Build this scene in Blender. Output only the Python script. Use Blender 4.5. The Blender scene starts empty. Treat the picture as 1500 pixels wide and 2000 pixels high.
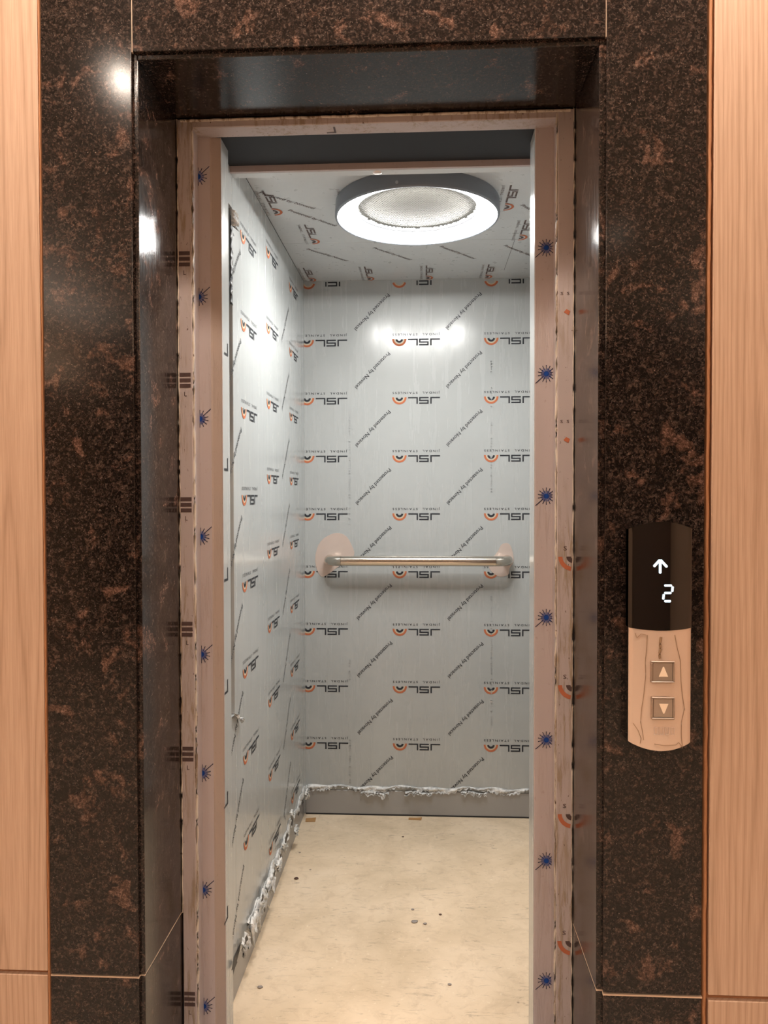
import bpy, math, random
from mathutils import Matrix, Vector
PI = math.pi
EYE = 1.265
# ------------------------------------------------------------------ camera
YAW, PITCH, ROLL, F = .052, .0204, .002, 1500.0
def rows():
    c, s = math.cos(YAW), math.sin(YAW); A = Matrix(((c, s, 0), (-s, c, 0), (0, 0, 1)))
    c, s = math.cos(PITCH), math.sin(PITCH); B = Matrix(((1, 0, 0), (0, c, -s), (0, s, c)))
    c, s = math.cos(ROLL), math.sin(ROLL); D = Matrix(((c, 0, -s), (0, 1, 0), (s, 0, c)))
    return D @ B @ A
VM = rows()
cd = bpy.data.cameras.new('camera'); cam = bpy.data.objects.new('camera', cd)
bpy.context.scene.collection.objects.link(cam); bpy.context.scene.camera = cam
cd.sensor_fit = 'VERTICAL'; cd.sensor_height = 36.0; cd.lens = 36.0 * F / 2000.0
cd.clip_start = .02; cd.clip_end = 50
r, f, u = VM[0], VM[1], VM[2]
mw = Matrix((( r[0], u[0], -f[0], 0), (r[1], u[1], -f[1], 0), (r[2], u[2], -f[2], EYE), (0, 0, 0, 1)))
cam.matrix_world = mw
# ------------------------------------------------------------------ world, exposure, light levels
sc = bpy.context.scene
w = bpy.data.worlds.new('world'); sc.world = w; w.use_nodes = True
w.node_tree.nodes['Background'].inputs[0].default_value = (.9, .8, .7, 1)
w.node_tree.nodes['Background'].inputs[1].default_value = .05
sc.view_settings.view_transform = 'Standard'; sc.view_settings.look = 'None'
sc.view_settings.exposure = 0.27; sc.view_settings.gamma = 1.0; sc.view_settings.use_curve_mapping = False
RING = 80.0            # emission of the ring lamp in the car
SPOT = 70.0            # watts of each hall downlight
HALL = [(-1.05, .19), (.66, 1.02), (-.80, .98), (-.10, 1.04), (1.1, -1.6), (-1.1, -1.6), (0, -3.0)]  # the centre light is added to brighten the door jambs
HALL_W = [20.0, 28.0, 26.0, 44.0, 75.0, 75.0, 75.0]
WARM = (1.0, .84, .70)
FILL_W = 72.0          # watts of each added uplight that brightens the ceiling reflected in the granite

# ------------------------------------------------------------------ helpers
C = sc.collection
def at(px, py, axis, val):
    """a photograph pixel taken onto the real plane x|y|z = val (z measured from the floor)"""
    d = VM.transposed() @ Vector(((px - 750) / F, 1, -(py - 1000) / F))
    o = Vector((0, 0, EYE)); k = (val - o[axis]) / d[axis]
    return o + d * k
class MB:
    def __init__(s): s.v = []; s.f = []; s.m = []; s.sm = []
    def add(s, vs, fs, m=0, smooth=False):
        b = len(s.v); s.v += [tuple(p) for p in vs]
        for q in fs: s.f.append(tuple(b + i for i in q)); s.m.append(m); s.sm.append(smooth)
        return s
    def box(s, x0, x1, y0, y1, z0, z1, m=0, c=0.0):
        x0, x1 = min(x0, x1), max(x0, x1); y0, y1 = min(y0, y1), max(y0, y1); z0, z1 = min(z0, z1), max(z0, z1)
        if c <= 0:
            vs = [(x, y, z) for x in (x0, x1) for y in (y0, y1) for z in (z0, z1)]
            return s.add(vs, [(0, 1, 3, 2), (4, 6, 7, 5), (0, 4, 5, 1), (2, 3, 7, 6), (0, 2, 6, 4), (1, 5, 7, 3)], m)
        # chamfered box: 24 vertices
        lo = (x0, y0, z0); hi = (x1, y1, z1); vs = []; idx = {}
        for sx in (0, 1):
            for sy in (0, 1):
                for sz in (0, 1):
                    S = (sx, sy, sz)
                    for a in range(3):
                        p = []
                        for k in range(3):
                            base = hi[k] if S[k] else lo[k]
                            if k != a: base += -c if S[k] else c
                            p.append(base)
                        idx[(S, a)] = len(vs); vs.append(tuple(p))
        fs = []
        for a in range(3):
            b, c2 = [k for k in range(3) if k != a]
            for sa in (0, 1):
                q = []
                for (i, j) in ((0, 0), (1, 0), (1, 1), (0, 1)):
                    S = [0, 0, 0]; S[a] = sa; S[b] = i; S[c2] = j; q.append(idx[(tuple(S), a)])
                flip = (sa == 0) != (a == 1)
                fs.append(tuple(reversed(q)) if flip else tuple(q))
        for a in range(3):      # edge chamfers, edges parallel to a
            b, c2 = [k for k in range(3) if k != a]
            for i in (0, 1):
                for j in (0, 1):
                    S0 = [0, 0, 0]; S0[b] = i; S0[c2] = j; S1 = list(S0); S1[a] = 1
                    fs.append((idx[(tuple(S0), b)], idx[(tuple(S1), b)], idx[(tuple(S1), c2)], idx[(tuple(S0), c2)]))
        for sx in (0, 1):
            for sy in (0, 1):
                for sz in (0, 1):
                    S = (sx, sy, sz); fs.append((idx[(S, 0)], idx[(S, 1)], idx[(S, 2)]))
        return s.add(vs, fs, m)
    def tube(s, path, rad, n=20, m=0, cap=True, flat=1.0):
        vs = []; fs = []; L = len(path); path = [Vector(p) for p in path]
        for i, p in enumerate(path):
            t = (path[min(i + 1, L - 1)] - path[max(i - 1, 0)]).normalized()
            a = Vector((0, 0, 1)); a = (a - t * a.dot(t))
            if a.length < 1e-4: a = Vector((1, 0, 0))
            a.normalize(); b = t.cross(a)
            for k in range(n):
                th = 2 * PI * k / n; vs.append(p + a * (rad * math.cos(th)) + b * (rad * flat * math.sin(th)))
        for i in range(L - 1):
            for k in range(n):
                fs.append((i * n + k, i * n + (k + 1) % n, (i + 1) * n + (k + 1) % n, (i + 1) * n + k))
        s.add(vs, fs, m, True)
        if cap:
            s.add(vs[:n], [tuple(reversed(range(n)))], m); s.add(vs[-n:], [tuple(range(n))], m)
        return s
    def lathe(s, prof, c, n=96, m=0, smooth=True):
        vs = []; fs = []
        for (rr, z) in prof:
            for k in range(n):
                th = 2 * PI * k / n; vs.append((c[0] + rr * math.cos(th), c[1] + rr * math.sin(th), c[2] + z))
        for i in range(len(prof) - 1):
            for k in range(n):
                fs.append((i * n + k, i * n + (k + 1) % n, (i + 1) * n + (k + 1) % n, (i + 1) * n + k))
        return s.add(vs, fs, m, smooth)
    def prism(s, pts, off, m=0):
        """flat polygon pts (3-D) given thickness by vector off"""
        n = len(pts); a = [Vector(p) for p in pts]; b = [p + Vector(off) for p in a]
        fs = [tuple(range(n, 2 * n)), tuple(reversed(range(n)))]
        for i in range(n): fs.append((i, (i + 1) % n, n + (i + 1) % n, n + i))
        return s.add(a + b, fs, m)
    def build(s, name, mats, parent=None, fix=True):
        me = bpy.data.meshes.new(name)
        o = bpy.data.objects.new(name, me); C.objects.link(o)
        off = Vector((0, 0, 0))
        if parent is not None:
            q = parent
            while q is not None: off += q.location; q = q.parent
        me.from_pydata([tuple(Vector(v) - off) for v in s.v], [], s.f)
        if not isinstance(mats, (list, tuple)): mats = [mats]
        for mt in mats: me.materials.append(mt)
        me.polygons.foreach_set('material_index', s.m); me.polygons.foreach_set('use_smooth', s.sm)
        me.update(); 
        if fix:
            import bmesh
            bm = bmesh.new(); bm.from_mesh(me); bmesh.ops.recalc_face_normals(bm, faces=bm.faces); bm.to_mesh(me); bm.free()
        if parent is not None: o.parent = parent
        return o
def empty(name, loc, label=None, cat=None, group=None):
    o = bpy.data.objects.new(name, None); C.objects.link(o); o.location = loc; o.empty_display_size = .05
    tag(o, label, cat, group); return o
def tag(o, label=None, cat=None, group=None, kind=None):
    if label: o['label'] = label
    if cat: o['category'] = cat
    if group: o['group'] = group
    if kind: o['kind'] = kind
    return o

# ------------------------------------------------------------------ materials
def mat(name, col=(.5, .5, .5), rough=.5, metal=0, spec=.5, coat=0, coat_r=.05):
    m = bpy.data.materials.new(name); m.use_nodes = True; b = m.node_tree.nodes['Principled BSDF']
    b.inputs['Base Color'].default_value = (*col, 1); b.inputs['Roughness'].default_value = rough
    b.inputs['Metallic'].default_value = metal; b.inputs['Specular IOR Level'].default_value = spec
    b.inputs['Coat Weight'].default_value = coat; b.inputs['Coat Roughness'].default_value = coat_r
    return m
def N(m, t, **k):
    n = m.node_tree.nodes.new(t)
    for a, v in k.items(): setattr(n, a, v)
    return n
def L(m, a, b): m.node_tree.links.new(a, b)
def coords(m, scale=(1, 1, 1), rnd=0.0):
    tc = N(m, 'ShaderNodeTexCoord'); mp = N(m, 'ShaderNodeMapping'); mp.inputs['Scale'].default_value = scale
    if rnd:
        oi = N(m, 'ShaderNodeObjectInfo'); mu = N(m, 'ShaderNodeMath', operation='MULTIPLY'); mu.inputs[1].default_value = rnd
        L(m, oi.outputs['Random'], mu.inputs[0]); ad = N(m, 'ShaderNodeVectorMath', operation='ADD')
        L(m, tc.outputs['Object'], ad.inputs[0]); L(m, mu.outputs[0], ad.inputs[1]); L(m, ad.outputs[0], mp.inputs['Vector'])
    else: L(m, tc.outputs['Object'], mp.inputs['Vector'])
    return mp.outputs[0]
def noise(m, vec, scale, detail=4, rough=.55, dist=0):
    n = N(m, 'ShaderNodeTexNoise'); n.inputs['Scale'].default_value = scale; n.inputs['Detail'].default_value = detail
    n.inputs['Roughness'].default_value = rough; n.inputs['Distortion'].default_value = dist
    L(m, vec, n.inputs['Vector']); return n.outputs['Fac']
def ramp(m, fac, stops, interp='LINEAR'):
    n = N(m, 'ShaderNodeValToRGB'); cr = n.color_ramp; cr.interpolation = interp
    while len(cr.elements) < len(stops): cr.elements.new(.5)
    for e, (p, c) in zip(cr.elements, stops): e.position = p; e.color = (*c, 1) if len(c) == 3 else c
    L(m, fac, n.inputs[0]); return n.outputs[0]
def mix(m, fac, a, b, mode='MIX'):
    n = N(m, 'ShaderNodeMix', data_type='RGBA', blend_type=mode)
    if isinstance(fac, (int, float)): n.inputs[0].default_value = fac
    else: L(m, fac, n.inputs[0])
    for i, q in ((6, a), (7, b)):
        if isinstance(q, tuple): n.inputs[i].default_value = (*q, 1)
        else: L(m, q, n.inputs[i])
    return n.outputs[2]
def bsdf(m): return m.node_tree.nodes['Principled BSDF']
def bump(m, h, strength=.2, dist=.002):
    b = N(m, 'ShaderNodeBump'); b.inputs['Strength'].default_value = strength; b.inputs['Distance'].default_value = dist
    L(m, h, b.inputs['Height']); L(m, b.outputs[0], bsdf(m).inputs['Normal'])
K0, K1 = (0, 0, 0), (1, 1, 1)
def granite(name, rough, brushed=False):
    m = mat(name, rough=rough, spec=.36)
    v = coords(m, (1, 1, 1), 7.0)
    big = noise(m, v, 34, 5, .62, .8); fine = noise(m, v, 200, 5, .72, .8); mid = noise(m, v, 70, 4, .7, .6); sp = noise(m, v, 420, 2, .6)
    base = ramp(m, fine, [(.40, (.005, .0035, .003)), (.50, (.009, .006, .005)), (.58, (.034, .025, .021)), (.70, (.11, .085, .07))])
    brown = ramp(m, fine, [(.34, (.014, .009, .007)), (.48, (.034, .022, .017)), (.60, (.085, .058, .046)), (.72, (.19, .14, .115))])
    c = mix(m, ramp(m, mid, [(.50, K0), (.62, (.8,) * 3)]), base, brown)
    pf = ramp(m, noise(m, v, 19, 4, .6, .5), [(.58, K0), (.66, (.85,) * 3)])
    c = mix(m, pf, c, ramp(m, fine, [(.35, (.03, .017, .012)), (.5, (.085, .047, .033)), (.66, (.24, .15, .115))]))
    dk = ramp(m, big, [(.36, (.75,) * 3), (.46, K0)]); c = mix(m, dk, c, (.006, .0045, .004))
    fl = ramp(m, sp, [(.70, K0), (.75, K1)]); c = mix(m, fl, c, (.36, .32, .28))
    c = mix(m, 1.0, c, (.92, .86, .85), 'MULTIPLY')
    L(m, c, bsdf(m).inputs['Base Color'])
    if brushed:
        v2 = coords(m, (60, 60, 2.2)); h = noise(m, v2, 6, 5, .7); bump(m, h, .2, .0005)
        rr = ramp(m, h, [(.3, (.04,) * 3), (.75, (.22,) * 3)]); L(m, rr, bsdf(m).inputs['Roughness'])
    else:
        h = noise(m, v, 40, 3, .6); bump(m, h, .06, .0006)
    return m
M = {}
M['granite'] = granite('polished brown granite', .13)
M['granite_reveal'] = granite('brushed brown granite', .16, True)
M['granite_edge'] = granite('granite edge', .3)
def wood():
    m = mat('pale wood tile', rough=.42, spec=.35)
    v = coords(m, (1, 1, .055), 3.0)
    wv = N(m, 'ShaderNodeTexNoise'); wv.inputs['Scale'].default_value = 7; wv.inputs['Detail'].default_value = 2; L(m, v, wv.inputs['Vector'])
    sep = N(m, 'ShaderNodeSeparateXYZ'); L(m, v, sep.inputs[0])
    a = N(m, 'ShaderNodeMath', operation='MULTIPLY'); a.inputs[1].default_value = 75; L(m, sep.outputs[0], a.inputs[0])
    b = N(m, 'ShaderNodeMath', operation='MULTIPLY_ADD'); b.inputs[1].default_value = 16; L(m, wv.outputs['Fac'], b.inputs[0]); L(m, a.outputs[0], b.inputs[2])
    fr = N(m, 'ShaderNodeMath', operation='PINGPONG'); fr.inputs[1].default_value = .5; L(m, b.outputs[0], fr.inputs[0])
    grain = ramp(m, fr.outputs[0], [(.0, (.33, .20, .13)), (.14, (.46, .305, .215)), (.5, (.55, .38, .275))])
    fine = noise(m, coords(m, (220, 220, 5)), 2.0, 4, .6)
    c = mix(m, .55, grain, ramp(m, fine, [(.3, (.38, .245, .165)), (.7, (.57, .395, .285))]))
    L(m, c, bsdf(m).inputs['Base Color']); bump(m, fine, .1, .0004); return m
M['wood'] = wood()
def frame_mat(name, a, b, cc, amt):
    m = mat(name, rough=.42, spec=.4)
    v = coords(m, (1, 1, .10)); st = noise(m, v, 95, 6, .72, .4)
    g = noise(m, coords(m, (1, 1, .35)), 9, 4, .6)
    d = ramp(m, st, [(.48, K0), (.60, K1)]); gg = ramp(m, g, [(.42 + amt, K0), (.56 + amt, K1)])
    mm = mix(m, 1.0, d, gg, 'MULTIPLY')
    c = mix(m, mm, a, b)
    sp = ramp(m, noise(m, coords(m, (1, 1, .5)), 150, 3, .6), [(.66, K0), (.72, K1)]); c = mix(m, sp, c, cc)
    L(m, c, bsdf(m).inputs['Base Color']); bump(m, mm, .4, .001); return m
M['frame'] = frame_mat('pinkish filmed frame', (.46, .39, .38), (.34, .26, .19), (.13, .085, .06), .0)
M['frame_b'] = frame_mat('pinkish film recessed', (.44, .375, .37), (.41, .34, .32), (.38, .31, .29), .08)
M['frame_reflect'] = frame_mat('film with darker reflection tone', (.38, .30, .26), (.36, .28, .24), (.34, .27, .22), .08)  # tan tone paints a darker reflection on the left jamb
M['caulk'] = frame_mat('dirty sealant', (.58, .50, .42), (.22, .15, .10), (.10, .06, .04), -.05)
def film(name, col, rough=.22, bs=.15):
    m = mat(name, col, rough, metal=0, spec=.5, coat=.3, coat_r=.17)
    v = coords(m, (1, 1, 1)); n1 = noise(m, v, 3.0, 4, .6); st = noise(m, coords(m, (9, 9, .8)), 4, 5, .65)
    c = mix(m, ramp(m, n1, [(.35, K0), (.7, K1)]), col, tuple(x * .92 for x in col))
    sc_ = ramp(m, noise(m, coords(m, (30, 30, 2.5)), 2.2, 5, .7, 1.0), [(.74, K0), (.80, (.12,) * 3)])
    c = mix(m, sc_, c, tuple(min(1, x * 1.35) for x in col))
    L(m, c, bsdf(m).inputs['Base Color'])
    L(m, ramp(m, st, [(.3, (rough * .8,) * 3), (.7, (rough * 1.5,) * 3)]), bsdf(m).inputs['Roughness'])
    bump(m, noise(m, coords(m, (1, 1, .25)), 5, 3, .5), bs, .004); return m
M['film'] = film('grey protective film on steel', (.43, .45, .45))
M['film_left'] = film('grey protective film side', (.43, .45, .45), .2, .25)
M['ceil'] = film('grey ceiling film', (.55, .57, .58), .3, .2)
M['skirt'] = mat('bare brushed steel skirting', (.36, .36, .365), .38, metal=.35)
M['steel'] = mat('stainless tube', (.62, .57, .50), .2, metal=1)
bump(M['steel'], noise(M['steel'], coords(M['steel'], (1, 60, 60)), 8, 3, .6), .15, .0004)
M['bare'] = mat('bare stainless steel patch', (.70, .58, .52), .3, metal=.35)  # pinkish tone paints the warm hall reflected in the bare patches
M['dark'] = mat('dark shaft steel', (.022, .023, .026), .6, spec=.2)
M['black'] = mat('black gap', (.012, .012, .013), .6)
def floor_mat():
    m = mat('dusty beige floor board', rough=.62, spec=.25)
    v = coords(m); n1 = noise(m, v, 4.0, 6, .6, .4); n2 = noise(m, v, 22, 7, .7, .8)
    c = ramp(m, n1, [(.3, (.60, .475, .33)), (.55, (.73, .59, .43)), (.75, (.80, .66, .50))])
    c = mix(m, ramp(m, n2, [(.50, K0), (.68, (.4,) * 3)]), c, (.50, .38, .265))
    sc1 = noise(m, coords(m, (1.2, 5.5, 1)), 9, 7, .75, 2.0)
    c = mix(m, ramp(m, sc1, [(.57, K0), (.67, (.6,) * 3)]), c, (.30, .23, .17))
    vo = N(m, 'ShaderNodeTexVoronoi'); vo.inputs['Scale'].default_value = 13; L(m, v, vo.inputs['Vector'])
    dd = ramp(m, vo.outputs['Distance'], [(.04, (.8,) * 3), (.07, K0)]); gate = ramp(m, noise(m, v, 6, 2), [(.5, K0), (.56, K1)])
    c = mix(m, mix(m, 1.0, dd, gate, 'MULTIPLY'), c, (.16, .12, .10))
    lt = ramp(m, noise(m, v, 60, 4, .7), [(.62, K0), (.70, (.5,) * 3)]); c = mix(m, lt, c, (.86, .76, .60))
    L(m, c, bsdf(m).inputs['Base Color']); bump(m, n2, .25, .001); return m
M['floor'] = floor_mat()
def torn():
    m = mat('crumpled torn film', (.52, .53, .53), .32, coat=.3)
    c = ramp(m, noise(m, coords(m), 45, 4, .7), [(.33, (.36, .37, .38)), (.52, (.68, .69, .68)), (.70, (.86, .85, .82))])
    L(m, c, bsdf(m).inputs['Base Color']); bump(m, noise(m, coords(m), 90, 4, .6), .6, .004); return m
M['torn'] = torn()
M['torn_shade'] = mat('torn film shade', (.012, .012, .014), .5)
M['grout'] = mat('orange brown grout', (.36, .155, .065), .7)
M['grout_lit_edge'] = mat('pale joint filler and lit edge', (.60, .44, .32), .6)
M['ink'] = mat('dark grey ink', (.035, .037, .043), .7, spec=.15)
M['ink_soft'] = mat('faded grey ink', (.40, .415, .42), .5)
M['ink_brown'] = mat('brown black ink', (.085, .05, .045), .5)
M['orange'] = mat('orange ink', (.48, .15, .075), .7, spec=.15)
M['yellow'] = mat('pale yellow ink', (.56, .47, .34), .7, spec=.15)
M['blue'] = mat('blue ink', (.012, .055, .26), .7, spec=.15)
M['navy'] = mat('dark navy ink', (.02, .022, .05), .7, spec=.15)
M['housing'] = mat('grey lamp housing', (.15, .165, .19), .35)
M['grille'] = mat('perforated white grille', (.22, .215, .195), .5, spec=.2)
M['back'] = mat('dark mesh backing', (.03, .03, .028), .6)
M['rim'] = mat('grey rim', (.30, .32, .34), .4)
M['glass'] = mat('glossy black glass', (.006, .0045, .004), .06, spec=.6, coat=.6)
M['chrome'] = mat('film covered chrome', (.68, .52, .42), .2, metal=.35)
M['button'] = mat('satin steel button', (.50, .42, .36), .28, metal=.9)
M['bubble'] = mat('film crease', (.26, .16, .09), .5)
M['pale'] = mat('pale lettering', (.85, .68, .52), .4)
M['card'] = mat('brown cardboard', (.42, .23, .09), .8)
M['stone'] = mat('dark pebble', (.10, .055, .04), .6)
M['stone2'] = mat('grey mortar crumb', (.28, .25, .23), .8)
M['paint'] = mat('hall ceiling paint', (.82, .78, .73), .7)
M['hallwall'] = mat('beige hall wall', (.62, .46, .34), .6)
M['rear'] = mat('dark brown rear wall', (.10, .065, .045), .6)
M['hallfloor'] = mat('polished beige hall floor', (.60, .50, .40), .25)
M['trimring'] = mat('white downlight ring', (.8, .8, .8), .4)
def emit(name, col, s):
    m = bpy.data.materials.new(name); m.use_nodes = True; nt = m.node_tree; nt.nodes.clear()
    e = nt.nodes.new('ShaderNodeEmission'); e.inputs[0].default_value = (*col, 1); e.inputs[1].default_value = s
    o = nt.nodes.new('ShaderNodeOutputMaterial'); nt.links.new(e.outputs[0], o.inputs[0]); return m
M['lamp'] = emit('glowing diffuser', (1.0, .985, .95), RING)
M['led'] = emit('white display segments', (.80, .95, 1.0), 1.6)
M['spot'] = emit('downlight lens', (1.0, .86, .70), 30)

# ------------------------------------------------------------------ key planes (metres, floor at z=0)
YF, YR, YA, YB = 1.429, 1.438, 1.663, 1.708
YC, YBK = 1.80, 3.02
XL, XR = -.4714, .4714
ZC = EYE + .8466
ZJ = EYE - .924
OL, OR = -.5475, .332
RL, RR = -.538, .3206
ZT, ZT2 = EYE + .834, EYE + .823
ML, MR = -.721, .513
HZ = 2.75
PXW = at(100, 1000, 1, YF).x

# ================================================================== STRUCTURE: front wall with wood tiles
mb = MB()
for (a, b, c, d) in ((-3, ML - .001, 0, HZ), (MR + .001, 3, 0, HZ), (ML - .001, MR + .001, ZT2 + .24, HZ)):
    mb.box(a, b, YF + .012, YF + .15, c, d)
for (a, b) in ((ML, RL - .025), (RR + .025, MR)): mb.box(a, b, YF + .04, YF + .15, 0, ZT2 + .24)
mb.box(RL - .03, RR + .03, YF + .04, YF + .15, ZT2 + .03, ZT2 + .24)
wall_front = tag(mb.build('wall_front', M['grout']), 'hall wall of pale wood grain tiles around the lift doorway', kind='structure')
g = .0055
def tile(x0, x1, z0, z1):
    return MB().box(x0, x1, YF + .002, YF + .014, z0, z1, c=.0012).build('wood_tile', M['wood'], wall_front)
ZW = EYE - .921; ZWR = EYE - .929
for (za, zb) in ((0, ZW - .004), (ZW + .004, HZ)):
    tile(-3, -1.93, za, zb); tile(-1.924, ML - .007, za, zb)
for (za, zb) in ((0, ZWR - .005), (ZWR + .005, HZ)):
    tile(MR + .0115, 1.71, za, zb); tile(1.716, 3, za, zb)

# ================================================================== STRUCTURE: granite surround
sur = empty('trim_1', (0, YF, 0)); tag(sur, 'dark brown speckled granite slabs framing the lift doorway', kind='structure')
def slab(x0, x1, y0, y1, z0, z1, m='granite', c=.0012): return MB().box(x0, x1, y0, y1, z0, z1, c=c).build('granite_slab', M[m], sur)
TOP = HZ - .02
slab(ML, OL, YF, YF + .02, ZJ + .0035, TOP); slab(ML, OL, YF, YF + .02, 0, ZJ - .0015)
slab(OR, MR - .002, YF, YF + .02, ZJ - .0, TOP); slab(OR, MR - .002, YF, YF + .02, 0, ZJ - .006)
slab(OL + .003, OR - .002, YF + .001, YF + .02, ZT, ZT + .32); slab(OL + .003, OR - .002, YF + .001, YF + .02, ZT + .323, TOP)
# reveals
slab(RL - .022, RL, YR, YA + .03, ZJ + .0025, ZT2 + .02, 'granite_reveal'); slab(RL - .022, RL, YR, YA + .03, 0, ZJ - .001, 'granite_reveal')
slab(RR, RR + .022, YR, YA + .03, ZJ + .001, ZT2 + .02, 'granite_reveal'); slab(RR, RR + .022, YR, YA + .03, 0, ZJ - .003, 'granite_reveal')
slab(RL, RR, YR, YA + .03, ZT2, ZT2 + .02, 'granite_reveal')
j = MB()
j.box(ML, OL, YF + .0015, YF + .03, ZJ - .0016, ZJ + .0008); j.box(OR, MR, YF + .0015, YF + .03, ZJ - .0062, ZJ - .0032)  # pale lines in the level joints paint the lit slab edges
j.box(RL - .02, RL - .0006, YR + .001, YA, ZJ - .001, ZJ + .0008); j.box(RR + .0006, RR + .02, YR + .001, YA, ZJ - .003, ZJ - .0006)
j.box(OR - .0016, OR + .0001, YF + .003, YF + .02, ZT, TOP); j.box(OL + .0004, OL + .002, YF + .003, YF + .02, ZT, TOP)
j.build('filler_lit_edge', M['grout_lit_edge'], sur)
# ragged grout seams beside the granite
rnd = random.Random(4)
for (x, w_, nm) in ((ML - .0045, .0032, 0), (MR + .0045, .0045, 1)):
    b = MB(); n = 120; vs = []; fs = []
    for i in range(n + 1):
        z = .02 + (HZ - .05) * i / n; e = rnd.uniform(-.0008, .0008); h = rnd.uniform(0, .0012)
        vs += [(x - w_ + e, YF + .012, z), (x - w_ * .5 + e, YF + .003 - h, z), (x + w_ * .5 + e, YF + .003 - h, z), (x + w_, YF + .012, z)]
    for i in range(n):
        for k in range(3): fs.append((4 * i + k, 4 * i + k + 1, 4 * i + k + 5, 4 * i + k + 4))
    b.add(vs, fs, 0, True); b.build('grout_bead', M['grout'], wall_front)

# ================================================================== flat prints (letters, logos, sunbursts)
_glyph = {}
def text_mesh(s, spacing=1.0):
    k = (s, spacing)
    if k in _glyph: return _glyph[k]
    cu = bpy.data.curves.new('t', 'FONT'); cu.body = s; cu.size = 1; cu.space_character = spacing; cu.resolution_u = 2; cu.offset = .006
    o = bpy.data.objects.new('t', cu); C.objects.link(o)
    dg = bpy.context.evaluated_depsgraph_get(); me = bpy.data.meshes.new_from_object(o.evaluated_get(dg))
    vs = [(v.co.x, v.co.y) for v in me.vertices]; fs = [tuple(p.vertices) for p in me.polygons]
    bpy.data.objects.remove(o); bpy.data.curves.remove(cu); bpy.data.meshes.remove(me)
    x0 = min(v[0] for v in vs); x1 = max(v[0] for v in vs); y0 = min(v[1] for v in vs); y1 = max(v[1] for v in vs)
    vs = [(v[0] - x0, v[1]) for v in vs]
    _glyph[k] = (vs, fs, x1 - x0, y1); return _glyph[k]
class Print:
    """2-D ink on a real plane: origin O, right vector U, down vector V (world)"""
    def __init__(s, O, U, V, px=3.02 / 1500): s.O = Vector(O); s.U = Vector(U); s.V = Vector(V); s.px = px; s.mb = MB(); s.clip = None
    def P(s, a, b): return s.O + s.U * (a * s.px) + s.V * (b * s.px)
    def poly(s, pts, m=0): s.mb.add([s.P(*p) for p in pts], [tuple(range(len(pts)))], m)
    def rect(s, x0, y0, x1, y1, m=0): s.poly([(x0, y0), (x1, y0), (x1, y1), (x0, y1)], m)
    def text(s, t, x, y, dx, dy, length, height=None, m=0, spacing=1.0, off=0):
        vs, fs, wd, hg = text_mesh(t, spacing); k = length / wd; kh = (height / .73) if height else k
        n = math.hypot(dx, dy); a, b = dx / n, dy / n; ua, ub = b, -a
        s.mb.add([s.P(x + a * q[0] * k + ua * q[1] * kh, y + b * q[0] * k + ub * q[1] * kh) for q in vs], fs, m)
    def ring(s, cx, cy, r0, r1, a0, a1, m=0, n=14):
        for i in range(n):
            t0 = a0 + (a1 - a0) * i / n; t1 = a0 + (a1 - a0) * (i + 1) / n
            s.poly([(cx + r0 * math.cos(t0), cy + r0 * math.sin(t0)), (cx + r1 * math.cos(t0), cy + r1 * math.sin(t0)),
                    (cx + r1 * math.cos(t1), cy + r1 * math.sin(t1)), (cx + r0 * math.cos(t1), cy + r0 * math.sin(t1))], m)
    def logo(s, x, y, k=1.0, rot=0, small=True):
        """upside-down mill mark: arc, then the three strokes letters; y down"""
        ca, sa = math.cos(rot), math.sin(rot); P0 = s.P
        s.P = lambda a, b: P0(x + k * (a * ca - b * sa), y + k * (a * sa + b * ca))
        s.ring(0, 0, 10.3, 14, 0, PI, 1); s.ring(0, 0, 8.2, 10.3, 0, PI, 2); s.ring(0, 0, 3.6, 7.4, .12, PI - .12, 0, 10)
        s.rect(17, -.2, 36, 2.3); s.rect(33.2, 2.3, 36, 13)
        s.rect(38.5, -.2, 57, 2.3); s.rect(38.5, 2.3, 41.2, 5.2); s.rect(38.5, 5.2, 57, 7.7); s.rect(54.3, 7.7, 57, 10.5); s.rect(38.5, 10.5, 57, 13)
        s.rect(60, -.2, 79, 2.3); s.rect(60, 2.3, 62.8, 13)
        if small: s.text('JINDAL  STAINLESS', 78.5, -10.5, -1, 0, 92, 4.2, 0, 1.45)
        s.P = P0
    def sunburst(s, x, y, k=1.0, rot=0, lo=0, hi=2 * PI):
        ca, sa = math.cos(rot), math.sin(rot); P0 = s.P
        s.P = lambda a, b: P0(x + k * (a * ca - b * sa), y + k * (a * sa + b * ca))
        s.poly([(5.2 * math.cos(i * PI / 8), 5.2 * math.sin(i * PI / 8)) for i in range(16)], 3)
        for i in range(24):
            t = 2 * PI * i / 24; e = .05
            s.poly([(4.5 * math.cos(t - .1), 4.5 * math.sin(t - .1)), (12 * math.cos(t - e), 12 * math.sin(t - e)), (12 * math.cos(t + e), 12 * math.sin(t + e)), (4.5 * math.cos(t + .1), 4.5 * math.sin(t + .1))], 3)
        for i in range(14):
            t = 2 * PI * i / 14 + .22; ww = .9
            if abs(t - 2.35) < .2: continue
            n_ = (-math.sin(t), math.cos(t)); 
            s.poly([(r_ * math.cos(t) + q * n_[0] * ww * z_, r_ * math.sin(t) + q * n_[1] * ww * z_) for r_, q, z_ in ((8, -1, .5), (18.5, -1, 1), (18.5, 1, 1), (8, 1, .5))], 4)
        t = 2.42; n_ = (-math.sin(t), math.cos(t))
        s.poly([(r_ * math.cos(t) + q * n_[0] * .8, r_ * math.sin(t) + q * n_[1] * .8) for r_, q in ((9, -1), (31, -1), (31, 1), (9, 1))], 4)
        s.P = P0
    def build(s, parent, inks=None, name='film_print'):
        o = s.mb.build(name, [M[i] for i in (inks or ('ink', 'orange', 'yellow', 'blue', 'navy'))], parent, fix=False); return o

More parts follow.
